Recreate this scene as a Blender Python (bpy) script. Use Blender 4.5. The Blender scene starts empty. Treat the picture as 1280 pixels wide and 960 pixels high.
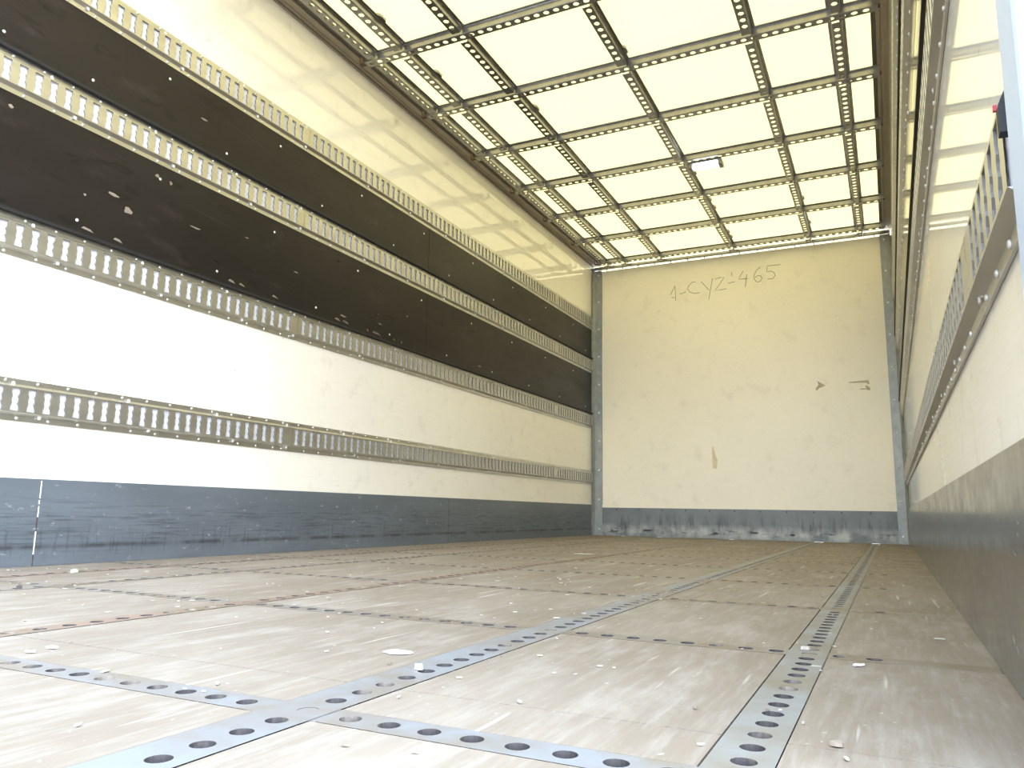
import bpy, bmesh, math, random
from mathutils import Vector, Matrix

random.seed(11)
scn = bpy.context.scene
COL = scn.collection
W, D, H, Y0 = 2.48, 6.448, 2.388, 0.69        # inside width, depth of end wall, height of roof bars, rear edge

# ------------------------------------------------------------------ camera
cam = bpy.data.cameras.new('camera')
cam.sensor_width = 36.0
cam.lens = 956.6 / 1280 * 36
cam.clip_start = 0.02
co = bpy.data.objects.new('camera', cam)
COL.objects.link(co)
R_ = Vector((0.8982305, 0.43919919, 0.01691248))
U_ = Vector((0.0574466, -0.15546218, 0.98617007))
F_ = Vector((-0.43575435, 0.88483647, 0.16487138))
co.matrix_world = Matrix(((R_.x, U_.x, -F_.x, 2.36108), (R_.y, U_.y, -F_.y, 0.0),
                          (R_.z, U_.z, -F_.z, 0.18817), (0, 0, 0, 1)))
scn.camera = co

# ------------------------------------------------------------------ light
scn.view_settings.view_transform = 'Standard'
scn.view_settings.look = 'None'
scn.view_settings.gamma = 1.0
scn.view_settings.use_curve_mapping = False
scn.view_settings.exposure = 1.04
SKY, SUN = 6.3, 5.0
w = bpy.data.worlds.new('sky')
scn.world = w
w.use_nodes = True
nt = w.node_tree
bg = nt.nodes['Background']
tc = nt.nodes.new('ShaderNodeTexCoord')
sx = nt.nodes.new('ShaderNodeSeparateXYZ')
rp = nt.nodes.new('ShaderNodeValToRGB')
nt.links.new(tc.outputs['Generated'], sx.inputs[0])
mr = nt.nodes.new('ShaderNodeMapRange')
mr.inputs['From Min'].default_value = -1
nt.links.new(sx.outputs['Z'], mr.inputs['Value'])
nt.links.new(mr.outputs[0], rp.inputs[0])
e = rp.color_ramp.elements
e[0].position = 0.0; e[0].color = (0.22, 0.22, 0.21, 1)
e[1].position = 1.0; e[1].color = (0.62, 0.78, 1.0, 1)
a = e.new(0.48); a.color = (0.30, 0.30, 0.29, 1)
a = e.new(0.51); a.color = (0.82, 0.875, 0.99, 1)
# sky dimmed low on the left to shape the light; surroundings there are assumed
mx_ = nt.nodes.new('ShaderNodeMapRange')
mx_.inputs['From Min'].default_value = -0.65
mx_.inputs['From Max'].default_value = 0.25
mx_.inputs['To Min'].default_value = 0.12
nt.links.new(sx.outputs['X'], mx_.inputs['Value'])
mz_ = nt.nodes.new('ShaderNodeMapRange')
mz_.inputs['From Min'].default_value = 0.75
mz_.inputs['From Max'].default_value = 0.95
nt.links.new(sx.outputs['Z'], mz_.inputs['Value'])
mm_ = nt.nodes.new('ShaderNodeMath'); mm_.operation = 'MAXIMUM'
nt.links.new(mx_.outputs[0], mm_.inputs[0]); nt.links.new(mz_.outputs[0], mm_.inputs[1])
vm_ = nt.nodes.new('ShaderNodeVectorMath'); vm_.operation = 'SCALE'
nt.links.new(rp.outputs[0], vm_.inputs[0]); nt.links.new(mm_.outputs[0], vm_.inputs['Scale'])
nt.links.new(vm_.outputs[0], bg.inputs['Color'])
bg.inputs['Strength'].default_value = SKY
sun = bpy.data.lights.new('sun', 'SUN')
sun.energy = SUN
sun.angle = 0.02
sun.color = (1.0, 0.97, 0.9)
so = bpy.data.objects.new('sun', sun)
so.rotation_euler = (math.radians(-24), math.radians(14), 0)
so.location = (1, 8, 8)
COL.objects.link(so)
try:
    scn.cycles.max_bounces = 12
    scn.cycles.diffuse_bounces = 7
    scn.cycles.glossy_bounces = 5
    scn.cycles.use_denoising = True
    scn.cycles.denoiser = 'OPENIMAGEDENOISE'
    scn.cycles.denoising_prefilter = 'ACCURATE'
    scn.cycles.use_adaptive_sampling = False
    scn.cycles.caustics_reflective = False
    scn.cycles.caustics_refractive = False
    scn.cycles.sample_clamp_indirect = 6.0
except Exception:
    pass

# ------------------------------------------------------------------ materials
def new_mat(name):
    m = bpy.data.materials.new(name)
    m.use_nodes = True
    return m, m.node_tree, m.node_tree.nodes['Principled BSDF']

def coords(nt, scale=(1, 1, 1)):
    g = nt.nodes.new('ShaderNodeNewGeometry')
    mp = nt.nodes.new('ShaderNodeMapping')
    mp.inputs['Scale'].default_value = scale
    nt.links.new(g.outputs['Position'], mp.inputs['Vector'])
    return mp.outputs[0]

def noise(nt, scale, stretch=(1, 1, 1), detail=4, rough=0.6):
    n = nt.nodes.new('ShaderNodeTexNoise')
    n.inputs['Scale'].default_value = scale
    n.inputs['Detail'].default_value = detail
    n.inputs['Roughness'].default_value = rough
    nt.links.new(coords(nt, stretch), n.inputs['Vector'])
    return n.outputs['Fac']

def ramp(nt, fac, stops):
    r = nt.nodes.new('ShaderNodeValToRGB')
    els = r.color_ramp.elements
    els[0].position, els[0].color = stops[0][0], (*stops[0][1], 1)
    els[1].position, els[1].color = stops[-1][0], (*stops[-1][1], 1)
    for p, c in stops[1:-1]:
        x = els.new(p); x.color = (*c, 1)
    nt.links.new(fac, r.inputs[0])
    return r.outputs[0]

def grey(v): return (v, v, v)

def mixc(nt, fac, a, b):
    m = nt.nodes.new('ShaderNodeMix')
    m.data_type = 'RGBA'
    for sock, v in ((m.inputs[0], fac), (m.inputs[6], a), (m.inputs[7], b)):
        if isinstance(v, (float, int)): sock.default_value = v
        elif isinstance(v, tuple): sock.default_value = (*v, 1)
        else: nt.links.new(v, sock)
    return m.outputs[2]

def bump(nt, bs, fac, strength, dist):
    b = nt.nodes.new('ShaderNodeBump')
    b.inputs['Strength'].default_value = strength
    b.inputs['Distance'].default_value = dist
    nt.links.new(fac, b.inputs['Height'])
    nt.links.new(b.outputs[0], bs.inputs['Normal'])

def band(nt, axis, lo, hi, soft=0.004):
    """1 inside lo..hi along a world axis"""
    g = nt.nodes.new('ShaderNodeNewGeometry')
    s = nt.nodes.new('ShaderNodeSeparateXYZ')
    nt.links.new(g.outputs['Position'], s.inputs[0])
    out = []
    for a_, b_ in ((lo - soft, lo + soft), (hi + soft, hi - soft)):
        m = nt.nodes.new('ShaderNodeMapRange')
        m.inputs['From Min'].default_value = a_
        m.inputs['From Max'].default_value = b_
        nt.links.new(s.outputs[axis], m.inputs['Value'])
        out.append(m.outputs[0])
    k = nt.nodes.new('ShaderNodeMath'); k.operation = 'MULTIPLY'
    nt.links.new(out[0], k.inputs[0]); nt.links.new(out[1], k.inputs[1])
    return k.outputs[0]

def mul(nt, a, b):
    k = nt.nodes.new('ShaderNodeMath'); k.operation = 'MULTIPLY'
    for s, v in zip(k.inputs, (a, b)):
        if isinstance(v, (int, float)): s.default_value = v
        else: nt.links.new(v, s)
    return k.outputs[0]

def simple(name, col, rough=0.5, metal=0.0, var=0.12, scale=14, stretch=(1, 1, 1)):
    m, nt, b = new_mat(name)
    d = tuple(c * (1 - var) for c in col); l = tuple(min(1, c * (1 + var)) for c in col)
    c = ramp(nt, noise(nt, scale, stretch), [(0.3, d), (0.7, l)])
    nt.links.new(c, b.inputs['Base Color'])
    b.inputs['Roughness'].default_value = rough
    b.inputs['Metallic'].default_value = metal
    return m

def cream_panel(name, rough, wave, ior, base=(0.93, 0.90, 0.80), axis_stretch=(1, 1, 1)):
    m, nt, b = new_mat(name)
    big = ramp(nt, noise(nt, 1.6, axis_stretch, 5), [(0.3, tuple(c * 0.95 for c in base)), (0.7, base)])
    smudge = ramp(nt, noise(nt, 7, (1, 1, 1.0), 6, 0.7), [(0.55, grey(0)), (0.80, grey(1))])
    c1 = mixc(nt, mul(nt, smudge, 0.40), big, (0.55, 0.50, 0.38))
    specks = ramp(nt, noise(nt, 30, (1, 0.45, 1.2), 3, 0.55), [(0.705, grey(0)), (0.76, grey(1))])
    c2 = mixc(nt, mul(nt, specks, 0.5), c1, (0.30, 0.26, 0.20))
    fine = ramp(nt, noise(nt, 45, (1, 0.12, 3.0), 4), [(0.35, grey(0)), (0.75, grey(1))])
    c3 = mixc(nt, mul(nt, fine, 0.10), c2, (0.5, 0.47, 0.36))
    nt.links.new(c3, b.inputs['Base Color'])
    b.inputs['Roughness'].default_value = rough
    b.inputs['IOR'].default_value = ior
    if wave: bump(nt, b, noise(nt, 5, (1, 1, 1), 2), wave, 0.004)
    return m

M = {}
M['cream'] = cream_panel('cream_wall_panel', 0.02, 0, 1.68, (0.965, 0.925, 0.82))
M['cream_end'] = cream_panel('cream_end_wall_panel', 0.38, 0.05, 1.5, (0.905, 0.84, 0.66))
M['cream_right'] = cream_panel('cream_right_wall_panel', 0.07, 0.006, 1.5)

def dark_panel():
    m, nt, b = new_mat('dark_brown_plywood')
    base = ramp(nt, noise(nt, 3.0, (1, 0.35, 1), 5), [(0.3, (0.012, 0.0095, 0.008)), (0.7, (0.021, 0.017, 0.0148))])
    scr = ramp(nt, noise(nt, 9, (1, 0.7, 2.2), 3, 0.5), [(0.60, grey(0)), (0.66, grey(1)), (0.72, grey(0))])
    c = mixc(nt, mul(nt, scr, 0.6), base, (0.006, 0.005, 0.0045))
    dust = ramp(nt, noise(nt, 5, (1, 0.6, 1.6), 6, 0.7), [(0.58, grey(0)), (0.8, grey(1))])
    c = mixc(nt, mul(nt, dust, 0.4), c, (0.085, 0.068, 0.064))
    nt.links.new(c, b.inputs['Base Color'])
    b.inputs['Specular IOR Level'].default_value = 0.23
    rr = ramp(nt, noise(nt, 4, (1, 0.5, 2), 4), [(0.3, grey(0.26)), (0.7, grey(0.42))])
    nt.links.new(rr, b.inputs['Roughness'])
    return m
M['dark'] = dark_panel()
def dark_gloss():
    m, nt, b = new_mat('dark_glossy_plywood')
    b.inputs['Base Color'].default_value = (0.045, 0.039, 0.034, 1)
    st = noise(nt, 14, (1, 0.05, 4), 4, 0.7)
    nt.links.new(ramp(nt, st, [(0.4, grey(0.06)), (0.62, grey(0.20)), (0.72, grey(0.5))]), b.inputs['Roughness'])
    bump(nt, b, st, 0.05, 0.002)
    return m
M['dark_gloss'] = dark_gloss()
M['chip'] = simple('raw_wood_chip', (0.24, 0.195, 0.15), 0.7)
M['screw'] = simple('pale_screw_head', (0.80, 0.79, 0.76), 0.4, 0.2)
M['rubber'] = simple('black_sealing_rubber', (0.010, 0.010, 0.012), 0.6)

M['rail'] = simple('rail_galvanised_steel', (0.58, 0.565, 0.51), 0.36, 0.9, 0.10, 9, (1, 0.5, 2))
M['slot_edge_shaded'] = simple('slot_cut_edge_shaded', (0.20, 0.20, 0.195), 0.5, 0.3)  # bare cut steel, darkened further with the shade inside the slots
M['rail_back'] = simple('rail_backing_plate', (0.84, 0.84, 0.86), 0.5, 0.0, 0.05)
M['rivet'] = simple('bright_rivet', (0.72, 0.71, 0.68), 0.35, 0.6)
M['bar'] = simple('roof_bar_galvanised', (0.30, 0.30, 0.295), 0.28, 0.9, 0.14, 22)
M['bar_shiny'] = M['bar']
M['cant'] = simple('cant_rail_aluminium', (0.30, 0.255, 0.20), 0.38, 0.45, 0.14, 3, (1, 0.3, 1))
M['gasket'] = simple('cant_rail_seal', (0.10, 0.09, 0.075), 0.6)
M['rust'] = simple('rusty_bracket', (0.09, 0.055, 0.04), 0.7, 0.2, 0.4, 40)
M['lamp_body'] = simple('lamp_housing', (0.28, 0.28, 0.26), 0.5)
M['ink'] = simple('marker_ink', (0.22, 0.19, 0.14), 0.7)
M['tape'] = simple('old_tape', (0.46, 0.39, 0.26), 0.55)
M['tape_pale'] = simple('old_pale_tape', (0.70, 0.58, 0.36), 0.5)
M['flake'] = simple('pale_wood_flake', (0.46, 0.42, 0.35), 0.8)
M['paper'] = simple('white_paper_scrap', (0.93, 0.91, 0.87), 0.8, 0, 0.04)
M['dark_bit'] = simple('dark_dirt', (0.06, 0.05, 0.045), 0.8)
M['red'] = simple('red_plastic', (0.55, 0.06, 0.08), 0.5)
M['post_paint'] = simple('rear_post_paint', (0.52, 0.61, 0.74), 0.4, 0.0, 0.05, 3, (4, 1, 0.2))

def galv_post():
    m, nt, b = new_mat('corner_post_zinc')
    c = ramp(nt, noise(nt, 26, (1, 1, 0.6), 5), [(0.3, (0.235, 0.25, 0.235)), (0.7, (0.33, 0.345, 0.32))])
    dk = ramp(nt, noise(nt, 11, (1.5, 1.5, 1), 4), [(0.64, grey(0)), (0.76, grey(1))])
    c = mixc(nt, mul(nt, dk, 0.35), c, (0.16, 0.16, 0.15))
    nt.links.new(c, b.inputs['Base Color'])
    b.inputs['Metallic'].default_value = 0.35
    b.inputs['Roughness'].default_value = 0.45
    return m
M['post'] = galv_post()

def skirt(name, base, rough, stretch, line=True, coat=False):
    m, nt, b = new_mat(name)
    c = ramp(nt, noise(nt, 4, stretch, 5), [(0.3, tuple(x * 0.85 for x in base)), (0.7, tuple(x * 1.12 for x in base))])
    s1 = ramp(nt, noise(nt, 22, (1, 0.22, 5), 5, 0.75), [(0.50, grey(0)), (0.66, grey(1))])
    low = band(nt, 'Z', 0.045, 0.19, 0.03)
    c = mixc(nt, mul(nt, mul(nt, s1, low), 0.75), c, tuple(x * 0.35 for x in base))
    s2 = ramp(nt, noise(nt, 26, (4, 4, 0.5), 3, 0.6), [(0.57, grey(0)), (0.66, grey(1))])
    c = mixc(nt, mul(nt, mul(nt, s2, band(nt, 'Z', 0.03, 0.12, 0.02)), 0.5), c, tuple(x * 0.45 for x in base))
    s3 = ramp(nt, noise(nt, 14, (1.2, 1.6, 3), 4, 0.65), [(0.62, grey(0)), (0.72, grey(1))])
    c = mixc(nt, mul(nt, s3, 0.35 if line else 0.5), c, (0.62, 0.64, 0.64))
    if not line:
        rd = ramp(nt, noise(nt, 5, (1, 1.0, 2.2), 4, 0.6), [(0.66, grey(0)), (0.74, grey(1))])
        c = mixc(nt, mul(nt, rd, 0.55), c, (0.30, 0.075, 0.055))
        vs = ramp(nt, noise(nt, 10, (1, 3.0, 0.6), 4, 0.7), [(0.35, grey(0)), (0.7, grey(1))])
        c = mixc(nt, mul(nt, vs, 0.18), c, tuple(x * 0.5 for x in base))
    if line:
        n = ramp(nt, noise(nt, 6, (1, 1.2, 0.2), 3), [(0.35, grey(0)), (0.55, grey(1))])
        c = mixc(nt, mul(nt, mul(nt, n, band(nt, 'Z', 0.052, 0.064, 0.005)), 0.85), c, (0.05, 0.05, 0.055))
    nt.links.new(c, b.inputs['Base Color'])
    if line: b.inputs['Roughness'].default_value = rough
    else: nt.links.new(ramp(nt, noise(nt, 7, (1, 1.6, 2.0), 5, 0.7), [(0.35, grey(0.15)), (0.65, grey(0.27))]), b.inputs['Roughness'])
    b.inputs['Metallic'].default_value = 0.2
    return m
M['skirt'] = skirt('blue_grey_kick_plate', (0.152, 0.175, 0.197), 0.38, (1, 0.5, 2))
M['skirt_right'] = skirt('scuffed_glossy_kick_plate', (0.16, 0.155, 0.137), 0.20, (1, 0.8, 1), False)

def skirt_end():
    m, nt, b = new_mat('end_kick_plate')
    c = ramp(nt, noise(nt, 5, (1, 1, 1), 5), [(0.3, (0.13, 0.145, 0.145)), (0.7, (0.19, 0.205, 0.20))])
    s2 = ramp(nt, noise(nt, 26, (1.2, 1, 0.16), 4, 0.6), [(0.5, grey(0)), (0.66, grey(1))])
    c = mixc(nt, mul(nt, mul(nt, s2, band(nt, 'Z', 0.05, 0.16, 0.05)), 0.8), c, (0.045, 0.045, 0.045))
    pal = ramp(nt, noise(nt, 8, (1, 1, 0.8), 4), [(0.38, grey(0)), (0.6, grey(1))])
    c = mixc(nt, mul(nt, mul(nt, pal, band(nt, 'Z', 0.0, 0.085, 0.03)), 0.65), c, (0.55, 0.55, 0.49))
    blk = ramp(nt, noise(nt, 7, (1.0, 1, 3.0), 3, 0.5), [(0.57, grey(0)), (0.64, grey(1))])
    c = mixc(nt, mul(nt, mul(nt, blk, band(nt, 'Z', 0.03, 0.065, 0.012)), 0.95), c, (0.012, 0.012, 0.012))
    nt.links.new(c, b.inputs['Base Color'])
    b.inputs['Roughness'].default_value = 0.5
    b.inputs['Metallic'].default_value = 0.25
    return m
M['skirt_end'] = skirt_end()

def floor_mat():
    m, nt, b = new_mat('worn_plywood_floor')
    g = ramp(nt, noise(nt, 2.2, (1.2, 0.5, 1), 6, 0.65), [(0.28, (0.165, 0.130, 0.094)), (0.5, (0.20, 0.163, 0.124)), (0.72, (0.265, 0.225, 0.182))])
    grain = ramp(nt, noise(nt, 16, (6, 0.35, 1), 4), [(0.35, grey(0)), (0.7, grey(1))])
    c = mixc(nt, mul(nt, grain, 0.18), g, (0.25, 0.19, 0.14))
    sc = ramp(nt, noise(nt, 5, (2.4, 0.7, 1), 6, 0.72), [(0.5, grey(0)), (0.72, grey(1))])
    c = mixc(nt, mul(nt, sc, 0.5), c, (0.40, 0.365, 0.325))
    s4 = ramp(nt, noise(nt, 14, (6, 0.5, 1), 5, 0.7), [(0.48, grey(0)), (0.70, grey(1))])
    c = mixc(nt, mul(nt, s4, 0.35), c, (0.38, 0.35, 0.315))
    scr = ramp(nt, noise(nt, 6, (9, 0.45, 1), 2, 0.5), [(0.66, grey(0)), (0.71, grey(1))])
    c = mixc(nt, mul(nt, scr, 0.5), c, (0.60, 0.56, 0.50))
    dk = ramp(nt, noise(nt, 8, (0.8, 2, 1), 5, 0.65), [(0.66, grey(0)), (0.78, grey(1))])
    c = mixc(nt, mul(nt, dk, 0.4), c, (0.20, 0.15, 0.11))
    sp = ramp(nt, noise(nt, 90, (1, 1, 1), 2, 0.5), [(0.715, grey(0)), (0.75, grey(1))])
    c = mixc(nt, mul(nt, sp, 0.5), c, (0.62, 0.59, 0.53))
    nt.links.new(c, b.inputs['Base Color'])
    b.inputs['Roughness'].default_value = 0.62
    bump(nt, b, noise(nt, 60, (4, 0.4, 1), 3), 0.2, 0.001)
    return m
M['floor'] = floor_mat()

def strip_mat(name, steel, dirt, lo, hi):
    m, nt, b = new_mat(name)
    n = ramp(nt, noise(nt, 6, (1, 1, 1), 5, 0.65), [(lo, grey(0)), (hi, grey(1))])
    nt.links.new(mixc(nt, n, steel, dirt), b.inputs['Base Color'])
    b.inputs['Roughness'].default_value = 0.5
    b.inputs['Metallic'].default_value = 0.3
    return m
M['strip'] = strip_mat('steel_floor_strip', (0.245, 0.256, 0.272), (0.215, 0.175, 0.130), 0.42, 0.66)
M['strip_dirty'] = strip_mat('dirty_steel_floor_strip', (0.235, 0.222, 0.205), (0.205, 0.165, 0.120), 0.34, 0.60)
M['strip_wide'] = strip_mat('steel_floor_channel', (0.26, 0.275, 0.285), (0.205, 0.176, 0.132), 0.36, 0.64)
M['strip_red'] = strip_mat('red_stained_floor_strip', (0.27, 0.185, 0.145), (0.21, 0.163, 0.112), 0.40, 0.65)
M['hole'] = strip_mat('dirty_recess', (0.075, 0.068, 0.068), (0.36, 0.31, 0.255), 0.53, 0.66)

def roof_mat():
    m, nt, b = new_mat('translucent_roof_sheet')
    out = nt.nodes['Material Output']
    nt.nodes.remove(b)
    t = nt.nodes.new('ShaderNodeBsdfTranslucent')
    d = nt.nodes.new('ShaderNodeBsdfDiffuse')
    mx = nt.nodes.new('ShaderNodeMixShader')
    c = ramp(nt, noise(nt, 18, (1, 1, 1), 3), [(0.3, (0.36, 0.287, 0.122)), (0.7, (0.37, 0.295, 0.127))])
    nt.links.new(c, t.inputs['Color'])
    d.inputs['Color'].default_value = (0.78, 0.76, 0.62, 1)
    mx.inputs[0].default_value = 0.5
    nt.links.new(t.outputs[0], mx.inputs[1]); nt.links.new(d.outputs[0], mx.inputs[2])
    nt.links.new(mx.outputs[0], out.inputs['Surface'])
    return m
M['roof'] = roof_mat()

def lens_mat():
    m, nt, b = new_mat('lamp_lens_lit')
    b.inputs['Base Color'].default_value = (0.9, 0.93, 1, 1)
    n = noise(nt, 9, (1, 1, 1), 1)
    b.inputs['Emission Color'].default_value = (0.86, 0.93, 1.0, 1)
    nt.links.new(ramp(nt, n, [(0.2, grey(1.0)), (0.8, grey(1.0))]), b.inputs['Roughness'])
    b.inputs['Emission Strength'].default_value = 2.2
    return m
M['lens'] = lens_mat()

# ------------------------------------------------------------------ mesh helpers
def add_box(bm, x0, x1, y0, y1, z0, z1, mi=0):
    v = [bm.verts.new((x, y, z)) for z in (z0, z1) for y in (y0, y1) for x in (x0, x1)]
    for q in ((0, 2, 3, 1), (4, 5, 7, 6), (0, 1, 5, 4), (2, 6, 7, 3), (0, 4, 6, 2), (1, 3, 7, 5)):
        f = bm.faces.new([v[i] for i in q]); f.material_index = mi
    return v

def extrude_poly(bm, pts, vec, mi=0):
    """closed polygon pts swept by vec, capped"""
    vec = Vector(vec)
    a = [bm.verts.new(p) for p in pts]
    b = [bm.verts.new(Vector(p) + vec) for p in pts]
    n = len(pts)
    fs = [bm.faces.new(a), bm.faces.new(b[::-1])]
    for i in range(n):
        fs.append(bm.faces.new((a[(i + 1) % n], a[i], b[i], b[(i + 1) % n])))
    for f in fs: f.material_index = mi

def sheet(bm, prof, dirv, t0, t1, th=0.0015):
    """open profile of 3D points swept along dirv from t0 to t1, thin closed sheet"""
    dirv = Vector(dirv)
    n = len(prof)
    a = [bm.verts.new(Vector(p) + dirv * t0) for p in prof]
    b = [bm.verts.new(Vector(p) + dirv * t1) for p in prof]
    for i in range(n - 1):
        bm.faces.new((a[i], a[i + 1], b[i + 1], b[i]))

def finish(name, bm, mats, parent=None, origin=None, smooth=False):
    bmesh.ops.recalc_face_normals(bm, faces=bm.faces[:])
    xs = [v.co for v in bm.verts]
    if parent is not None:
        org = parent_loc(parent)
    elif origin is not None:
        org = Vector(origin)
    else:
        org = Vector(((min(c.x for c in xs) + max(c.x for c in xs)) / 2,
                      (min(c.y for c in xs) + max(c.y for c in xs)) / 2, min(c.z for c in xs)))
    for v in bm.verts: v.co -= org
    me = bpy.data.meshes.new(name)
    bm.to_mesh(me); bm.free()
    for m in (mats if isinstance(mats, (list, tuple)) else [mats]):
        me.materials.append(M[m])
    if smooth:
        for p in me.polygons: p.use_smooth = True
    o = bpy.data.objects.new(name, me)
    COL.objects.link(o)
    if parent is not None: o.parent = parent
    else: o.location = org
    return o

def parent_loc(p):
    l = Vector(p.location)
    while p.parent is not None:
        p = p.parent; l = l + Vector(p.location)
    return l

def tag(o, label, cat, group=None, kind=None):
    if label: o['label'] = label
    if cat: o['category'] = cat
    if group: o['group'] = group
    if kind: o['kind'] = kind
    return o

def thing(name, label, cat, loc, group=None):
    o = bpy.data.objects.new(name, None)
    o.empty_display_size = 0.05
    o.location = loc
    COL.objects.link(o)
    return tag(o, label, cat, group)

def struct(name, bm, mats, parent=None):
    o = finish(name, bm, mats, parent)
    if parent is None: o['kind'] = 'structure'
    return o

def put(mesh, name, parent, pos, rot=None, scale=None):
    o = bpy.data.objects.new(name, mesh)
    COL.objects.link(o)
    o.parent = parent
    o.location = Vector(pos) - parent_loc(parent)
    if rot: o.rotation_euler = rot
    if scale: o.scale = scale
    return o

def dome_mesh(name, r, h, mat, axis):
    """small dome rivet whose base stands on the surface, pointing along axis"""
    bm = bmesh.new()
    seg = 10
    rings = [(r, 0), (r * 0.95, h * 0.45), (r * 0.6, h * 0.9)]
    vs = []
    for rr, hh in rings:
        vs.append([bm.verts.new((rr * math.cos(2 * math.pi * k / seg), rr * math.sin(2 * math.pi * k / seg), hh)) for k in range(seg)])
    top = bm.verts.new((0, 0, h))
    for i in range(2):
        for k in range(seg):
            bm.faces.new((vs[i][k], vs[i][(k + 1) % seg], vs[i + 1][(k + 1) % seg], vs[i + 1][k]))
    for k in range(seg): bm.faces.new((vs[2][k], vs[2][(k + 1) % seg], top))
    bm.faces.new(vs[0][::-1])
    q = Vector((0, 0, 1)).rotation_difference(Vector(axis)).to_matrix().to_4x4()
    bmesh.ops.transform(bm, matrix=q, verts=bm.verts[:])
    me = bpy.data.meshes.new(name)
    bm.to_mesh(me); bm.free()
    me.materials.append(M[mat])
    for p in me.polygons: p.use_smooth = True
    return me

# ------------------------------------------------------------------ structure: floor
STRIP_Y = [0.598 + 0.5865 * k for k in range(10)]
LONG = [(0.28, 0.045, 'strip_red'), (0.595, 0.045, 'strip_dirty'), (1.19, 0.045, 'strip_red'), (1.848, 0.066, 'strip'), (2.245, 0.052, 'strip_wide')]
HW = 0.0225
bm = bmesh.new()
add_box(bm, -0.03, W + 0.03, 0.12, D + 0.03, -0.10, -0.012, 1)
xe = [0.0]
for c, wd, _ in LONG: xe += [c - wd / 2 - (0.0022 if wd > 0.05 else 0.0006), c + wd / 2 + 0.0006]
xe.append(W)
ye = [0.13]
for c in STRIP_Y: ye += [c - HW - 0.0006, c + HW + 0.0012]
ye.append(D)
for i in range(0, len(xe), 2):
    for j in range(0, len(ye), 2):
        x0, x1, y0, y1 = xe[i], xe[i + 1], ye[j], ye[j + 1]
        if y1 - y0 < 0.01: continue
        cuts = [y0, y1]
        if i >= 8 and j == 2: cuts = [y0, 0.718, y1]            # board joints seen near the camera
        elif i == 6 and j == 2: cuts = [y0, 0.718, y1]
        elif i >= 10 and j in (8, 10): cuts = [y0, (y0 + y1) / 2 - 0.16, y1]
        for k in range(len(cuts) - 1):
            add_box(bm, x0, x1, cuts[k] + (0.0012 if k else 0), cuts[k + 1] - (0.0012 if k < len(cuts) - 2 else 0), -0.0125, 0.0)
floor = struct('floor', bm, ['floor', 'hole'])

def strip_with_holes(bm, axis, c, wd, t0, t1, hole_c, rx, pitch, first, skip, zt, th=0.002):
    """flat steel strip along axis ('x' or 'y') with round or slot holes; hole_c offset across, rx across radius, ry along"""
    P = (lambda t, s, z: (t, s, z)) if axis == 'x' else (lambda t, s, z: (s, t, z))
    ry = 0.0105
    lo, hi = c - wd / 2, c + wd / 2
    n = int((t1 - first) / pitch)
    def plain(a, b):
        if b - a < 1e-5: return
        if axis == 'x': add_box(bm, a, b, lo, hi, zt - th, zt)
        else: add_box(bm, lo, hi, a, b, zt - th, zt)
    prev = t0
    N = 8
    for k in range(n + 1):
        t = first + pitch * k
        a, b = t - pitch / 2, t + pitch / 2
        if a < t0 or b > t1 or any(s0 < t < s1 for s0, s1 in skip): continue
        plain(prev, a)
        prev = b
        h = hole_c
        up = [(t - ry * math.cos(math.pi * i / N), h + rx * math.sin(math.pi * i / N)) for i in range(N + 1)]
        dn = [(t - ry * math.cos(math.pi * i / N), h - rx * math.sin(math.pi * i / N)) for i in range(N + 1)]
        for zz in (zt,):
            bm.faces.new([bm.verts.new(P(x, y, zz)) for x, y in [(a, h), (a, hi), (b, hi), (b, h)] + up[::-1]])
            bm.faces.new([bm.verts.new(P(x, y, zz)) for x, y in [(a, h)] + dn + [(b, h), (b, lo), (a, lo)]])
        loop = up + dn[1:-1][::-1]
        top = [bm.verts.new(P(x, y, zt)) for x, y in loop]
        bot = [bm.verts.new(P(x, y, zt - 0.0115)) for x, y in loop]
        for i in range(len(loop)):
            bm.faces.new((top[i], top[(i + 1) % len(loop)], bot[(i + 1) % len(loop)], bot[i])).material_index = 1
    plain(prev, t1)

ordw = ['first', 'second', 'third', 'fourth', 'fifth', 'sixth', 'seventh', 'eighth', 'ninth', 'tenth', 'eleventh']
long_labels = [
    'dirty perforated floor strip running lengthwise nearest the left wall',
    'perforated floor strip running lengthwise, second from the left wall',
    'reddish-stained perforated floor strip running lengthwise along the middle of the floor',
    'bluish steel perforated floor strip running lengthwise from lower left towards the end wall, second from the right wall',
    'wide grey steel slotted floor channel running lengthwise nearest the right wall']
for i, (c, wd, m) in enumerate(LONG):
    bm = bmesh.new()
    if i == 4: args = (2.2475, 0.0105, 0.0409, 0.198)
    elif i == 3: args = (1.856, 0.0105, 0.0415, 0.187)
    else: args = (c, 0.0105, 0.047, 0.16)
    strip_with_holes(bm, 'y', c, wd - 0.0004, 0.13, D - 0.06, args[0], args[1], args[2], args[3], [], 0.0007)
    tag(finish('floor_anchor_strip', bm, [m, 'hole']), long_labels[i], 'floor strip', 'perforated steel strips let into the floor')
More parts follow.
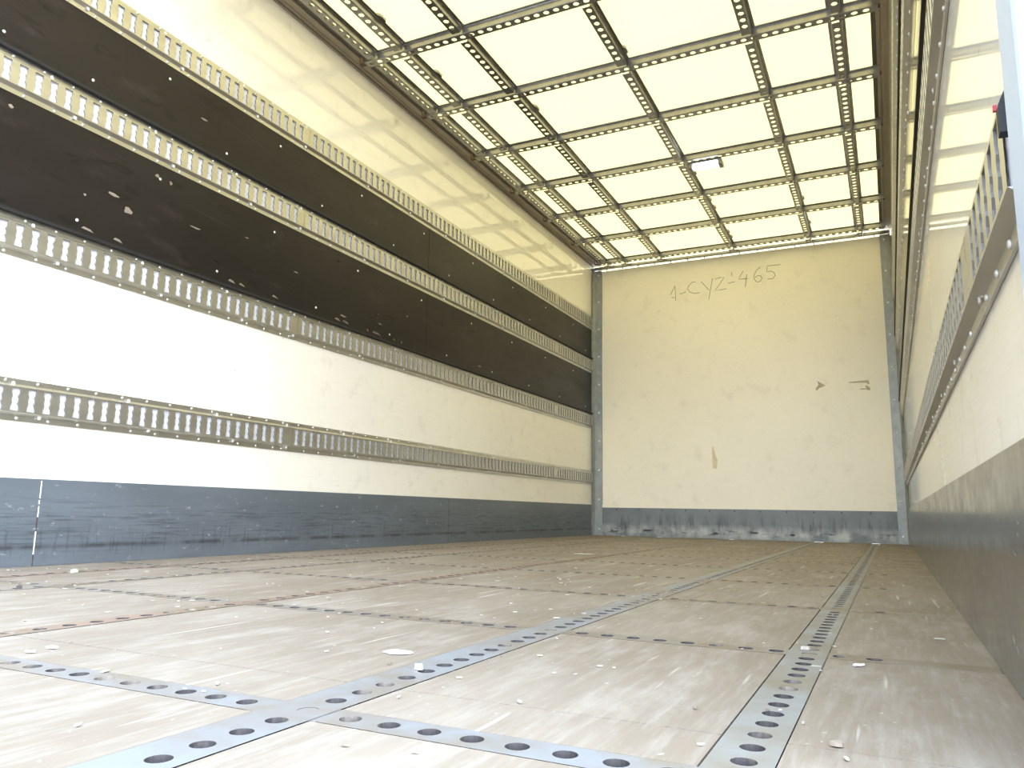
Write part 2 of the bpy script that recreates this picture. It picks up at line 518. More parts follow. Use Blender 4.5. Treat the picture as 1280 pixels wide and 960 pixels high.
for k, y in enumerate(STRIP_Y):
    bm = bmesh.new()
    skip = [(W - 0.11, W)] + [(c - wd / 2 - 0.016, c + wd / 2 + 0.016) for c, wd, _ in LONG]
    strip_with_holes(bm, 'x', y, 2 * HW - 0.0004, 0.004, W - 0.006, y, 0.0105, 0.042, 0.018 + 0.001, skip, 0.0002)
    lab = ('bluish perforated steel strip across the floor nearest the camera' if k == 0 else
           'perforated strip across the floor, %s row from the open rear end' % ordw[k])
    if k == len(STRIP_Y) - 1: lab = 'perforated strip across the floor nearest the end wall'
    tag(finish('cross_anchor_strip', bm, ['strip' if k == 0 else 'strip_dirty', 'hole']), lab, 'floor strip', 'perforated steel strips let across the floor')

# ------------------------------------------------------------------ structure: walls, roof
bm = bmesh.new(); add_box(bm, -0.03, 0.0, Y0, D + 0.03, 0.0, 2.44); wall_left = struct('wall_left', bm, 'cream')
bm = bmesh.new(); add_box(bm, W, W + 0.03, Y0, D + 0.03, 0.0, 2.44); wall_right = struct('wall_right', bm, 'cream_right')
bm = bmesh.new(); add_box(bm, 0.0, W, D, D + 0.03, 0.0, 2.386); wall_end = struct('wall_end', bm, 'cream_end')
bm = bmesh.new()
nx, ny = 8, 24
g = [[bm.verts.new((-0.03 + (W + 0.06) * i / nx, Y0 + (D + 0.40 - Y0) * j / ny, 2.48 + 0.0 * i)) for j in range(ny + 1)] for i in range(nx + 1)]
for i in range(nx):
    for j in range(ny): bm.faces.new((g[i][j], g[i + 1][j], g[i + 1][j + 1], g[i][j + 1]))
ceiling = struct('ceiling', bm, 'roof')

# cant rails along the tops of the side walls and the header over the end wall
def cant(name, side):
    X = (lambda d: d) if side == 'L' else (lambda d: W - d)
    wd = 0.075 if side == 'L' else 0.055
    bm = bmesh.new()
    prof = [(-0.03, 2.44), (0.0, 2.44), (0.0, 2.434), (0.014, 2.434), (0.014, 2.440), (0.034, 2.440), (0.036, 2.443), (0.040, 2.440),
            (wd - 0.012, 2.440), (wd - 0.010, 2.436), (wd, 2.436), (wd, 2.479), (-0.03, 2.479)]
    extrude_poly(bm, [(X(d), Y0, z) for d, z in prof], (0, D - Y0, 0))
    o = struct(name, bm, 'cant')
    bm = bmesh.new()
    add_box(bm, min(X(wd), X(wd + 0.020)), max(X(wd), X(wd + 0.020)), Y0, D - 0.02, 2.446, 2.479)
    o2 = finish('sealing_strip', bm, 'gasket', o); o2['label'] = 'dark sealing strip'
    return o
cant('trim_1', 'L')
cant('trim_2', 'R')
bm = bmesh.new()
extrude_poly(bm, [(0.006, 6.385, 2.394), (0.006, 6.430, 2.394), (0.006, 6.430, 2.420), (0.006, 6.426, 2.420), (0.006, 6.426, 2.399), (0.006, 6.389, 2.399), (0.006, 6.389, 2.41), (0.006, 6.385, 2.41)], (W - 0.012, 0, 0))
hd = struct('trim_3', bm, 'bar')
for k in range(16):
    bm = bmesh.new()
    x = 0.14 + k * 0.148
    add_box(bm, x, x + 0.006, 6.431, 6.447, 2.3865, 2.402)
    finish('fixing_clip', bm, 'gasket', hd)

# kick plates around the foot of the walls
def plates(name, side, cuts, mat, z1=0.2638, th=0.005):
    bm = bmesh.new()
    for a, b in zip(cuts[:-1], cuts[1:]):
        x0, x1 = (0.0, th) if side == 'L' else (W - th, W)
        add_box(bm, x0, x1, a + 0.0015, b - 0.0015, 0.001, z1)
    return struct(name, bm, mat)
bl = plates('baseboard_left', 'L', [Y0, 1.503, 3.967, D - 0.004], 'skirt')
bm = bmesh.new()
zz_ = 0.004
while zz_ < 0.255:
    l_ = random.uniform(0.010, 0.045)
    o_ = random.uniform(-0.0012, 0.0012)
    add_box(bm, 0.0, 0.0056, 1.5015 + o_, 1.5045 + o_ * 0.4, zz_, min(zz_ + l_, 0.262), 0 if random.random() < 0.78 else 1)
    zz_ += l_ + (random.uniform(0, 0.012) if random.random() < 0.5 else 0)
sl = finish('joint_sealant', bm, ['paper', 'rust'], bl); sl['label'] = 'white flaking sealant in the joint'
plates('baseboard_right', 'R', [Y0, D - 0.004], 'skirt_right')
bm = bmesh.new()
add_box(bm, 0.09, W - 0.08, D - 0.005, D, 0.001, 0.2400)
add_box(bm, 0.09, W - 0.08, D - 0.012, D - 0.005, 0.001, 0.032)
be = struct('baseboard_back', bm, 'skirt_end')
sd = dome_mesh('screw_head', 0.006, 0.003, 'dark_bit', (0, -1, 0))
for k in range(11): put(sd, 'screw', be, (0.22 + 0.2 * k, D - 0.005, 0.224))

# ------------------------------------------------------------------ corner posts of the end wall
rv_end = dome_mesh('post_rivet', 0.0085, 0.005, 'rivet', (0, -1, 0))
for s in (0, 1):
    X = (lambda d: d) if s == 0 else (lambda d: W - d)
    wdt = 0.092 if s == 0 else 0.080
    t = thing('corner_post', ('galvanised riveted corner post between the left wall and the end wall' if s == 0 else
              'galvanised riveted corner post between the end wall and the right wall'), 'corner post', (X(0.03), D - 0.02, 0), 'riveted posts in the end wall corners')
    bm = bmesh.new()
    if s == 0: prof = [(0.0055, D - 0.046), (0.009, D - 0.046), (0.014, D - 0.030), (0.030, D - 0.0155), (wdt, D - 0.0155), (wdt, D - 0.0125), (0.028, D - 0.0125), (0.0055, D - 0.026)]
    else: prof = [(0.0055, D - 0.040), (0.008, D - 0.040), (0.012, D - 0.020), (0.020, D - 0.0155), (wdt, D - 0.0155), (wdt, D - 0.0125), (0.018, D - 0.0125), (0.0055, D - 0.016)]
    extrude_poly(bm, [(X(d), y, 0.001) for d, y in prof], (0, 0, 2.392))
    finish('post_profile', bm, 'post', t)
    bm = bmesh.new()
    x0, x1 = sorted((X(wdt), X(0.03)))
    add_box(bm, x0, x1, D - 0.0125, D - 0.0005, 0.265, 2.375)
    finish('packing_strip', bm, 'post', t)
    for k in range(10):
        put(rv_end, 'rivet', t, (X(0.064 if s == 0 else 0.050), D - 0.0155, 0.055 + 0.255 * k))
    if s == 0:
        rv_side = dome_mesh('post_side_rivet', 0.006, 0.004, 'rivet', (0.7, -0.7, 0))

# ------------------------------------------------------------------ dark plywood lining panels
RAILZ = [1.8955, 1.4970, 0.9955, 0.4975]
HH = 0.0635
def dark_panels(side):
    X = (lambda d: d) if side == 'L' else (lambda d: W - d)
    mat = 'dark' if side == 'L' else 'dark_gloss'
    axis = (1, 0, 0) if side == 'L' else (-1, 0, 0)
    sh = dome_mesh('panel_screw', 0.0055, 0.003, 'screw', axis)
    rows = [(RAILZ[1] + HH + 0.011, RAILZ[0] - HH - 0.0004, 'between top and second rails'), (RAILZ[2] + HH + 0.011, RAILZ[1] - HH - 0.0004, 'between second and third rails')]
    for r, (z0, z1, where) in enumerate(rows):
        for c, (y0, y1) in enumerate(((Y0 + 0.05, 3.645), (3.648, D - 0.047))):
            wall = 'left' if side == 'L' else 'right'
            lab = 'dark brown plywood panel %s, left wall, %s' % (where, 'nearer rear' if c == 0 else 'by end wall')
            if side == 'R': lab = 'glossy dark plywood panel %s, right wall, %s' % (where, 'nearer rear' if c == 0 else 'by end wall')
            t = thing('lining_panel', lab, 'wall panel', (X(0.0), (y0 + y1) / 2, z0), 'dark plywood panels between the rails')
            bm = bmesh.new()
            x0, x1 = sorted((X(0.0006), X(0.006)))
            add_box(bm, x0, x1, y0, y1, z0, z1)
            if side == 'L':
                spots = [(1.695, 1.212, .020, .012), (1.635, 1.248, .03, .006), (2.302, 1.086, .012, .014), (1.535, 1.208, .007, .006), (1.269, 1.391, .010, .007),
                         (1.989, 1.251, .028, .004), (2.551, 1.24, .02, .004), (3.647, 1.087, .02, .02), (1.80, 1.385, .010, .008), (1.86, 1.382, .007, .008), (2.9, 1.12, .03, .005),
                         (2.25, 1.30, .014, .003), (3.2, 1.15, .02, .005), (3.45, 1.25, .012, .004), (4.3, 1.12, .03, .006), (1.98, 1.70, .02, .005)]
                for (y, z, hy, hz) in spots:
                    if y0 + .02 < y < y1 - .02 and z0 + .02 < z < z1 - .02:
                        n = 9
                        pts = []
                        for i in range(n):
                            a_ = 2 * math.pi * i / n; q = random.uniform(0.55, 1.1)
                            pts.append((0.0055, y + hy * q * math.cos(a_), z + hz * q * math.sin(a_) - (y * 0)))
                        extrude_poly(bm, pts, (0.0009, 0, 0), 1)
                for (ya, za, yb, zb) in ((1.86, 1.77, 2.62, 1.70), (2.30, 1.665, 2.86, 1.60), (1.30, 1.80, 1.36, 1.70), (2.45, 1.72, 2.75, 1.66), (1.55, 1.64, 1.63, 1.60), (2.70, 1.66, 2.78, 1.57),
                                         (3.2, 1.70, 3.5, 1.68), (1.9, 1.33, 2.2, 1.31), (2.8, 1.25, 3.3, 1.22), (4.0, 1.30, 4.4, 1.29)):
                    if y0 + .02 < ya and yb < y1 - .02 and z0 < min(za, zb) and max(za, zb) < z1:
                        extrude_poly(bm, [(0.0055, ya, za), (0.0055, (ya + yb) / 2, (za + zb) / 2 - 0.004), (0.0055, yb, zb), (0.0055, (ya + yb) / 2, (za + zb) / 2)], (0.0007, 0, 0), 2)
                # splintered lower edge above the third rail
                if r == 1:
                    for i in range(14):
                        y = random.uniform(1.5, 3.4)
                        if y0 < y < y1 - .05:
                            l = random.uniform(.01, .05)
                            extrude_poly(bm, [(0.0055, y, z0 + .022), (0.0055, y + l, z0 + .018), (0.0055, y + l * .7, z0 + .018 + random.uniform(.004, .010)), (0.0055, y + l * .2, z0 + .030)], (0.0009, 0, 0), 1)
            finish('board', bm, [mat, 'chip', 'rubber'], t)
            zz = ((1.612, 1.780) if r == 0 else (1.112, 1.378))
            k = 0
            for i in range(20):
                y = 1.222 + 0.2955 * i
                if y0 + .03 < y < y1 - .03:
                    put(sh, 'screw', t, (X(0.006), y, zz[1] if (i % 2 == 0 and i) else zz[0]))
dark_panels('L')
dark_panels('R')

# ------------------------------------------------------------------ lashing rails
SLOT = [(0.0345, 0.0128), (0.020, 0.0128), (0.0095, 0.0082), (0.003, 0.0112), (-0.005, 0.0112), (-0.0115, 0.0082), (-0.022, 0.0128), (-0.0345, 0.0128)]
PITCH = 0.0491
BAND, SLO, DEP = 0.0385, 0.0475, 0.018
rails = {}
riv = {s: dome_mesh('rail_rivet', 0.0052, 0.0035, 'rivet', (1 if s == 'L' else -1, 0, 0)) for s in 'LR'}
tab_bm = None
def tab_mesh(s):
    bm = bmesh.new()
    sg = 1 if s == 'L' else -1
    pts = [(0, -0.006, -0.009), (0, 0.005, -0.010), (0, 0.008, 0.002), (0, 0.002, 0.011), (0, -0.005, 0.008)]
    extrude_poly(bm, pts, (sg * 0.006, 0, 0))
    bmesh.ops.recalc_face_normals(bm, faces=bm.faces[:])
    me = bpy.data.meshes.new('rail_tab'); bm.to_mesh(me); bm.free()
    me.materials.append(M['screw'])
    return me
tabs = {s: tab_mesh(s) for s in 'LR'}

def rail_mesh(side, zc, y0, y1, first):
    X = (lambda d: d) if side == 'L' else (lambda d: W - d)
    bm = bmesh.new()
    def q(pts, mi=0):
        bm.faces.new([bm.verts.new((X(d), y, zc + z)) for d, y, z in pts]).material_index = mi
    # flanges and slopes (closed thin section)
    up = [(0.0005, HH), (0.0045, HH), (0.0045, SLO), (DEP, BAND), (DEP - 0.003, BAND), (0.0025, SLO - 0.003), (0.0005, SLO)]
    for sg in (1, -1):
        extrude_poly(bm, [(X(d), y0, zc + sg * z) for d, z in up], (0, y1 - y0, 0))
    n = int((y1 - y0) / PITCH)
    prev = y0
    k0 = math.ceil((y0 - first) / PITCH + 0.5)
    k = k0
    while first + PITCH * (k + 0.5) <= y1 + 1e-6:
        y = first + PITCH * k
        a, b = y - PITCH / 2, y + PITCH / 2
        if a > prev + 1e-5: q([(DEP, prev, -BAND), (DEP, a, -BAND), (DEP, a, BAND), (DEP, prev, BAND)])
        prev = b
        Lf = [(y - w_, z) for z, w_ in SLOT]; Rt = [(y + w_, z) for z, w_ in SLOT]
        q([(DEP, a, -BAND), (DEP, y, -BAND), (DEP, y, -0.034)] + [(DEP, p, z) for p, z in Lf[::-1]] + [(DEP, y, 0.034), (DEP, y, BAND), (DEP, a, BAND)])
        q([(DEP, b, BAND), (DEP, y, BAND), (DEP, y, 0.034)] + [(DEP, p, z) for p, z in Rt] + [(DEP, y, -0.034), (DEP, y, -BAND), (DEP, b, -BAND)])
        loop = Lf + Rt[::-1]
        for i in range(len(loop)):
            p, r = loop[i], loop[(i + 1) % len(loop)]
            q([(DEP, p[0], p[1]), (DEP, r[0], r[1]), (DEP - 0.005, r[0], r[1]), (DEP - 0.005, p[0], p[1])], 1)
        k += 1
    if y1 > prev + 1e-5: q([(DEP, prev, -BAND), (DEP, y1, -BAND), (DEP, y1, BAND), (DEP, prev, BAND)])
    bmesh.ops.remove_doubles(bm, verts=bm.verts[:], dist=1e-6)
    return bm

nm_row = ['top', 'second', 'third', 'lowest']
for side in 'LR':
    X = (lambda d: d) if side == 'L' else (lambda d: W - d)
    wall = 'left' if side == 'L' else 'right'
    cutsL = [Y0 + 0.05, 2.572, 5.541, D - 0.047]
    cutsR = [Y0 + 0.02, 1.065, 4.03, D - 0.042]
    cuts = cutsL if side == 'L' else cutsR
    for r, zc in enumerate(RAILZ):
        for c in range(3):
            y0, y1 = cuts[c] + 0.0012, cuts[c + 1] - 0.0012
            where = ('nearest the open rear end', 'middle length', 'last length before the end wall')[c]
            lab = '%s slotted steel lashing rail on the %s wall, %s' % (nm_row[r], wall, where)
            t = thing('lashing_rail', lab, 'lashing rail', (X(0.0), (y0 + y1) / 2, zc - HH), 'slotted lashing rails along the walls')
            finish('slotted_strip', rail_mesh(side, zc, y0, y1, 1.287), ['rail', 'slot_edge_shaded'], t)
            bm = bmesh.new()
            x0, x1 = sorted((X(0.0006), X(0.0085)))
            add_box(bm, x0, x1, y0, y1, zc - 0.037, zc + 0.037)
            bk = finish('backing_plate', bm, 'rail_back', t); bk['label'] = 'pale backing plate seen through the slots'
            if r in (1, 2):
                bm = bmesh.new()
                x0, x1 = sorted((X(0.0008), X(0.0225)))
                add_box(bm, x0, x1, y0, y1, zc + HH + 0.0003, zc + HH + 0.0105)
                sk = finish('sealing_strip', bm, 'rubber', t); sk['label'] = 'black rubber sealing strip'
            tsc = (0.7, 0.7, 0.7) if side == 'L' else (0.4, 0.6, 0.5)
            k = math.ceil((y0 - 1.26) / (2 * PITCH))
            while 1.26 + 2 * PITCH * k < y1 - 0.004:
                y = 1.26 + 2 * PITCH * k
                if y > y0 + 0.004:
                    put(riv[side], 'rivet', t, (X(0.0045), y, zc + 0.0555))
                    put(riv[side], 'rivet', t, (X(0.0045), y + 0.045 if y + 0.049 < y1 else y, zc - 0.0555))
                    if k % 4 == 1:
                        put(tabs[side], 'clinch_tab', t, (X(0.0075), y + 0.02, zc + 0.0465), None, tsc)
                        put(tabs[side], 'clinch_tab', t, (X(0.0075), min(y + 0.11, y1 - 0.012), zc - 0.0465), None, tsc)
                k += 1
            if side == 'R' and r == 3 and c == 0:
                bm = bmesh.new()  # black block put in for the shade inside the hollow rail end
                extrude_poly(bm, [(X(0.0005), y0 - 0.014, zc + 0.004), (X(0.021), y0 - 0.014, zc + 0.004), (X(0.021), y0 - 0.014, zc + 0.028), (X(0.012), y0 - 0.014, zc + 0.05), (X(0.0005), y0 - 0.014, zc + 0.05)], (0, 0.013, 0))
                ec = finish('end_shade_block', bm, 'rubber', t); ec['label'] = 'black block for the shade in the hollow rail end'
                bm = bmesh.new()
                add_box(bm, X(0.0225), X(0.0195), y0 + 0.002, y0 + 0.006, zc + 0.031, zc + 0.036)
                rt = finish('marker_tag', bm, 'red', t); rt['label'] = 'small red tag'

# rear post beside the camera, at the right edge of the picture
t = thing('rear_post', 'pale blue painted rear door post at the open end, beside the right wall', 'door post', (W, 0.64, 0))
bm = bmesh.new()
extrude_poly(bm, [(2.4585, 0.60, 0.0), (2.4600, 0.596, 0.0), (2.4680, 0.596, 0.0), (2.4700, 0.600, 0.0), (2.4740, 0.600, 0.0), (2.4760, 0.596, 0.0), (2.60, 0.596, 0.0), (2.60, 0.66, 0.0), (2.4585, 0.66, 0.0)], (0, 0, 2.48))
finish('post_profile', bm, 'post_paint', t)

# ------------------------------------------------------------------ roof bars
CROSS = [1.117 + 0.5718 * k for k in range(10)]
LBAR = [0.18, 0.34, 0.665, 1.283, 1.887, 2.264]
PW, WEB, WING = 0.038, 0.034, 0.018
def bar_mesh(axis, c, ranges, pitch, r_h, first, open_side=0):
    bm = bmesh.new()
    P = (lambda t, s, z: (t, s, z)) if axis == 'x' else (lambda t, s, z: (s, t, z))
    def q(pts, mi=0):
        f = bm.faces.new([bm.verts.new(P(c_t, c + s, H + z)) for c_t, s, z in pts]); f.material_index = mi
    h = PW / 2
    N = 8
    for a0, b0 in ranges:
        # webs, wings, rounded edges; doubled skins give the sheet its thickness
        for sg in (-1, 1):
            if sg == open_side:                      # open side of the profile: only a short upturned lip
                extrude_poly(bm, [P(a0, c + s, H + z) for s, z in ((sg * h, 0.0), (sg * (h + 0.004), 0.0), (sg * (h + 0.004), 0.004), (sg * (h + 0.002), 0.004), (sg * (h + 0.002), 0.002), (sg * h, 0.002))], Vector(P(b0 - a0, 0, 0)))
                continue
            prof = [(sg * h, 0.0), (sg * (h + 0.0025), 0.0025), (sg * (h + 0.003), WEB - 0.004), (sg * (h + 0.007), WEB), (sg * (h + WING), WEB), (sg * (h + WING), WEB + 0.003),
                    (sg * (h + 0.006), WEB + 0.003), (sg * (h + 0.0005), WEB - 0.003), (sg * (h - 0.0005), 0.003)]
            extrude_poly(bm, [P(a0, c + s, H + z) for s, z in prof], Vector(P(b0 - a0, 0, 0)))
        prev = a0
        k = math.ceil((a0 - first) / pitch + 0.5)
        while first + pitch * (k + 0.5) <= b0 + 1e-6:
            t = first + pitch * k
            a, b = t - pitch / 2, t + pitch / 2
            if a > prev + 1e-5: q([(prev, -h, 0), (a, -h, 0), (a, h, 0), (prev, h, 0)])
            prev = b
            up = [(t - r_h * math.cos(math.pi * i / N), r_h * 0.92 * math.sin(math.pi * i / N)) for i in range(N + 1)]
            dn = [(x, -y) for x, y in up]
            q([(a, 0, 0), (a, h, 0), (b, h, 0), (b, 0, 0)] + [(x, y, 0) for x, y in up[::-1]])
            q([(a, 0, 0)] + [(x, y, 0) for x, y in dn] + [(b, 0, 0), (b, -h, 0), (a, -h, 0)])
            loop = up + dn[1:-1][::-1]
            for i in range(len(loop)):
                p, r = loop[i], loop[(i + 1) % len(loop)]
                q([(p[0], p[1], 0), (r[0], r[1], 0), (r[0], r[1], 0.002), (p[0], p[1], 0.002)])
            k += 1
        if b0 > prev + 1e-5: q([(prev, -h, 0), (b0, -h, 0), (b0, h, 0), (prev, h, 0)])
    return bm

n = len(CROSS)
for k, y in enumerate(CROSS):
    if k == n - 1: lab = 'perforated steel roof crossbar nearest the end wall'
    else: lab = 'perforated steel roof crossbar, %s from the end wall' % ordw[n - 1 - k]
    t = thing('roof_crossbar', lab, 'roof bar', (W / 2, y, H), 'perforated crossbars under the roof')
    o = finish('perforated_bar', bar_mesh('x', y, [(0.125, W - 0.045)], 0.0475, 0.0135, 0.155, 1), 'bar', t)
    for sx_ in (0.10, W - 0.057):
        bm = bmesh.new()
        add_box(bm, sx_ - 0.012, sx_ + 0.030 if sx_ < 1 else sx_ + 0.020, y - 0.014, y + 0.010, H + 0.0045, H + 0.0085)
        add_box(bm, sx_ - 0.012, sx_ - 0.008, y - 0.014, y + 0.010, H + 0.0085, 2.4355)
        ob = finish('end_bracket', bm, 'rust', t); ob['label'] = 'dark rusty end bracket'
lb_labels = ['perforated steel roof rail running lengthwise nearest the left wall', 'perforated steel roof rail running lengthwise, close second from the left wall',
             'perforated steel roof rail running lengthwise, third from the left wall', 'perforated steel roof rail running lengthwise along the middle of the roof',
             'perforated steel roof rail running lengthwise, second from the right wall', 'perforated steel roof rail running lengthwise nearest the right wall']
gap = PW / 2 + WING + 0.001
for i, x in enumerate(LBAR):
    edges = [Y0 + 0.05]
    for y in CROSS: edges += [y - gap, y + gap]
    edges.append(6.383)
    rng = [(edges[j], edges[j + 1]) for j in range(0, len(edges), 2) if edges[j + 1] - edges[j] > 0.03]
    bm = bar_mesh('y', x, rng, 0.050, 0.0138, 0.90, -1 if i < 5 else 0)
    # joining tongues resting over the crossbars, so the rail is one continuous piece
    for y in CROSS:
        add_box(bm, x + 0.012, x + 0.026, y - gap - 0.01, y + gap + 0.01, H + WEB + 0.0035, H + WEB + 0.006)
    for a_, b_ in rng:
        add_box(bm, x + 0.012, x + 0.021, a_, a_ + 0.004, H + 0.0005, H + WEB + 0.006)
        add_box(bm, x + 0.012, x + 0.021, b_ - 0.004, b_, H + 0.0005, H + WEB + 0.006)
    # lumps of old adhesive along the upper edges
    for (bx, by) in ((3, 4.72), (3, 4.80), (3, 5.28), (3, 5.44), (3, 5.98), (3, 3.30), (4, 5.52), (4, 6.02), (2, 5.85), (2, 3.62), (1, 2.60), (3, 6.10), (1, 3.10)):
        if bx == i:
            xo = x + PW / 2 + WING
            pts = [(xo - 0.004, by - 0.035), (xo + 0.006, by - 0.022), (xo + 0.011, by - 0.004), (xo + 0.008, by + 0.012), (xo + 0.010, by + 0.022), (xo - 0.004, by + 0.034)]
            extrude_poly(bm, [(a_, b_, H + WEB + 0.0005) for a_, b_ in pts], (0, 0, 0.012))
    tag(finish('roof_rail', bm, 'bar'), lb_labels[i], 'roof bar', 'perforated lengthwise rails under the roof')

# interior lamp under a crossbar
ly = CROSS[6] + 0.035
t = thing('interior_lamp', 'small lit white lamp fixed below a roof crossbar right of the middle roof rail', 'lamp', (1.435, ly, H - 0.02))
bm = bmesh.new()
add_box(bm, 1.335, 1.535, ly - 0.018, ly + 0.050, H - 0.010, H - 0.001)
for x in (1.330, 1.516): add_box(bm, x, x + 0.023, ly - 0.020, ly + 0.050, H - 0.040, H - 0.010)
finish('housing', bm, 'lamp_body', t)
for x0, x1 in ((1.360, 1.432), (1.436, 1.511)):
    bm = bmesh.new()
    pts = []
    for i in range(9):
        a_ = math.pi * i / 8
        pts.append((x0, ly + 0.018 - 0.034 * math.cos(a_), H - 0.0105 - 0.030 * math.sin(a_)))
    extrude_poly(bm, pts, (x1 - x0, 0, 0))
    l_ = finish('lens', bm, 'lens', t); l_['label'] = 'bright white lens'

# ------------------------------------------------------------------ handwriting on the end wall
def unproj_end(px, py, y=D):
    d = F_ + R_ * ((px - 640) / 956.6) + U_ * ((480 - py) / 956.6)
    c = Vector((2.36108, 0.0, 0.18817))
    return c + d * ((y - c.y) / d.y)
def zoomp(p): return unproj_end(820 + p[0] / 7.11, 310 + p[1] / 7.11)
STROKES = [[(128, 418), (150, 375), (168, 335), (172, 400), (175, 468)], [(138, 438), (165, 442)], [(210, 410), (240, 402), (268, 388)],
           [(352, 300), (320, 306), (290, 335), (280, 365), (300, 392), (340, 404), (388, 398)], [(400, 300), (435, 335), (472, 375)], [(503, 268), (487, 350), (470, 460)],
           [(527, 278), (560, 264), (605, 260), (570, 315), (525, 380), (575, 372), (625, 362)], [(640, 312), (700, 301)], [(672, 215), (676, 250)],
           [(775, 205), (750, 245), (735, 278), (775, 275), (815, 270)], [(806, 235), (800, 290), (793, 345)],
           [(930, 170), (895, 195), (872, 240), (872, 275), (895, 303), (925, 298), (942, 270), (932, 248), (905, 245), (880, 262)],
           [(1105, 148), (1045, 153), (988, 160), (986, 185), (984, 212), (1020, 205), (1050, 218), (1058, 245), (1040, 272), (990, 276)]]
bm = bmesh.new()
for st in STROKES:
    P = [zoomp(p) for p in st]
    hw = 0.0024
    L_, R2 = [], []
    for i, p in enumerate(P):
        d = (P[min(i + 1, len(P) - 1)] - P[max(i - 1, 0)]); d.y = 0; d.normalize()
        nrm = Vector((-d.z, 0, d.x)) * hw
        L_.append(p + nrm); R2.append(p - nrm)
    for i in range(len(P) - 1):
        extrude_poly(bm, [(v.x, D - 0.0002, v.z) for v in (L_[i], L_[i + 1], R2[i + 1], R2[i])], (0, -0.0006, 0))
hwr = finish('handwriting', bm, 'ink', wall_end)
hwr['label'] = 'handwritten marker text reading 1-CYZ-465'

# tape left on the end wall
def tape(px, label, mat, scale=12.8, o=(1000, 455)):
    bm = bmesh.new()
    for poly in px:
        extrude_poly(bm, [(v.x, D - 0.0002, v.z) for v in (unproj_end(o[0] + p[0] / scale, o[1] + p[1] / scale) for p in poly)], (0, -0.0008, 0))
    tag(finish('tape_scrap', bm, mat), label, 'tape', 'bits of old tape on the end wall')
tape([[(268, 268), (330, 300), (408, 342), (350, 372), (318, 378), (270, 425), (245, 405), (298, 330)]], 'small brown arrow-shaped tape scrap on the end wall', 'tape')
tape([[(780, 288), (960, 270), (1095, 258), (1112, 320), (1085, 325), (1070, 300), (960, 300), (785, 304)], [(1040, 352), (1080, 345), (1128, 385), (1120, 420), (1080, 418), (1060, 405), (950, 408), (985, 390), (1065, 392)]],
     'brown bracket-shaped torn tape on the right side of the end wall', 'tape')
tape([[(0, 0), (8, -4), (18, 44), (30, 70), (24, 118), (4, 112)]], 'pale yellowish peeling tape strip low on the end wall', 'tape_pale', 4.27, (890, 559))

# ------------------------------------------------------------------ litter on the floor
def unproj_floor(px, py):
    d = F_ + R_ * ((px - 640) / 956.6) + U_ * ((480 - py) / 956.6)
    c = Vector((2.36108, 0.0, 0.18817))
    return c + d * (-c.z / d.z)
def litter(px, py, sx_, sy_, h, mat, label, rot=0.0, name='litter_scrap'):
    c = unproj_floor(px, py)
    bm = bmesh.new()
    n = 11
    base, top = [], []
    for i in range(n):
        a_ = 2 * math.pi * i / n
        q = random.uniform(0.65, 1.1)
        x, y = sx_ * q * math.cos(a_), sy_ * q * math.sin(a_)
        x, y = x * math.cos(rot) - y * math.sin(rot), x * math.sin(rot) + y * math.cos(rot)
        base.append(bm.verts.new((c.x + x, c.y + y, 0.0014)))
        top.append(bm.verts.new((c.x + x * 0.85, c.y + y * 0.85, 0.0014 + h * random.uniform(0.5, 1))))
    ct = bm.verts.new((c.x, c.y, 0.0014 + h * 0.9))
    for i in range(n):
        bm.faces.new((base[i], base[(i + 1) % n], top[(i + 1) % n], top[i]))
        bm.faces.new((top[i], top[(i + 1) % n], ct))
    bm.faces.new(base[::-1])
    tag(finish(name, bm, mat), label, 'litter', 'scraps lying on the floor')
litter(497, 817, 0.020, 0.016, 0.002, 'paper', 'largest white paper scrap lying on the floor left of the bluish strip', 0.5, 'paper_scrap')
litter(523, 838, 0.008, 0.006, 0.007, 'flake', 'crumpled yellowish flake lying on the bluish lengthwise floor strip', 0, 'wood_flake')
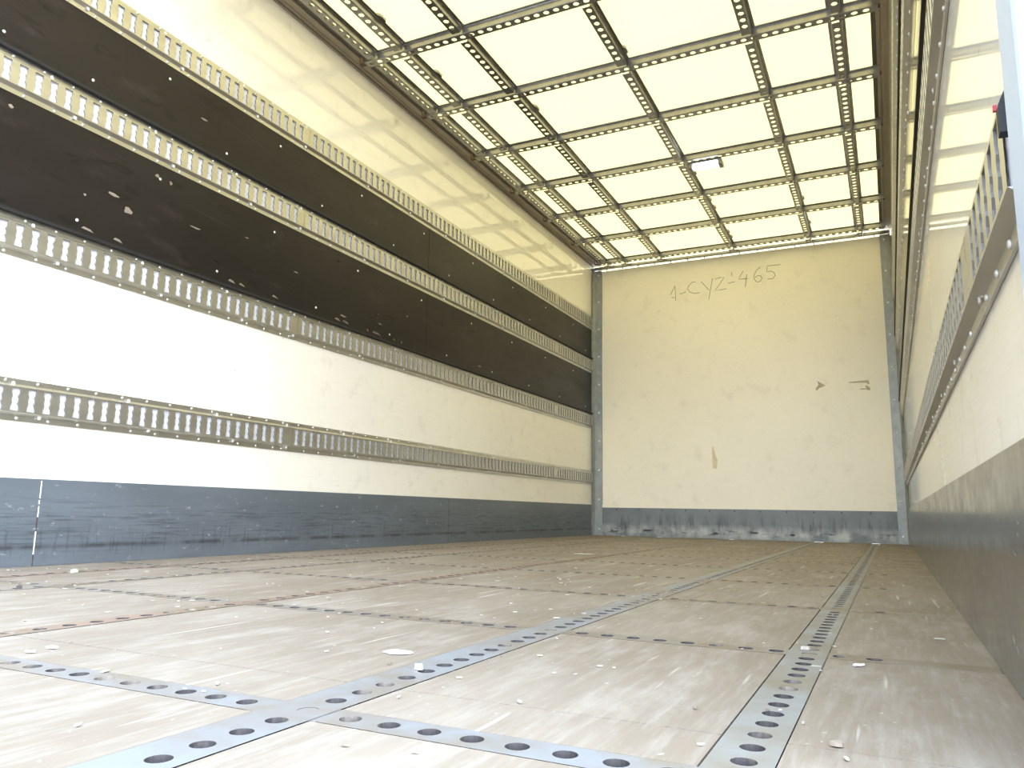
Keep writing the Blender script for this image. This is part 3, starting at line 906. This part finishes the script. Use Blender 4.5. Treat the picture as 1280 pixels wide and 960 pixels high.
litter(1006, 813, 0.007, 0.005, 0.005, 'flake', 'yellowish crumb lying on the wide slotted floor channel', 0, 'wood_flake')
litter(1046, 934, 0.006, 0.004, 0.004, 'chip', 'small reddish brown crumb on the floor right of the wide slotted channel', 0, 'wood_flake')
litter(24, 735, 0.008, 0.006, 0.006, 'dark_bit', 'small black lump on the floor near the left wall', 0, 'dirt_lump')
litter(1074, 833, 0.010, 0.004, 0.002, 'paper', 'thin white sliver on the floor right of the wide slotted channel', 0.6, 'paper_scrap')
litter(1174, 800, 0.010, 0.004, 0.002, 'flake', 'pale flake on the floor close to the right kick plate', 0.2, 'wood_flake')
litter(730, 693, 0.06, 0.03, 0.004, 'flake', 'pale wood flake far back on the floor towards the end wall', 0.0, 'wood_flake')
litter(66, 811, 0.010, 0.006, 0.002, 'paper', 'white scrap on the floor at lower left above the nearest cross strip', 0.4, 'paper_scrap')
litter(38, 816, 0.009, 0.006, 0.002, 'paper', 'white scrap at lower left beside the nearest cross strip, left one of two', 0.1, 'paper_scrap')
litter(93, 716, 0.012, 0.01, 0.010, 'flake', 'upright pale splinter on the floor by the left wall', 0.1, 'wood_flake')
# tiny crumbs nobody could count
bm = bmesh.new()
for i in range(520):
    x = random.uniform(0.05, W - 0.1); y = random.uniform(0.45, 6.2) if i % 3 else random.uniform(0.5, 2.6)
    s = random.uniform(0.0012, 0.0038) * (1 + 0.2 * y) * (1.5 if random.random() < 0.06 else 1)
    a_ = random.uniform(0, 3)
    pts = []
    for j in range(5):
        b_ = 2 * math.pi * j / 5
        u, v = 1.3 * s * random.uniform(0.7, 1.2) * math.cos(b_), 0.55 * s * random.uniform(0.7, 1.2) * math.sin(b_)
        pts.append((x + u * math.cos(a_) - v * math.sin(a_), y + u * math.sin(a_) + v * math.cos(a_), 0.0013))
    extrude_poly(bm, pts, (0, 0, 0.0012), 0 if random.random() < 0.8 else 1)
tag(finish('wood_crumbs', bm, ['flake', 'chip']), 'tiny pale wood crumbs and dust scattered over the whole floor', 'crumbs', kind='stuff')
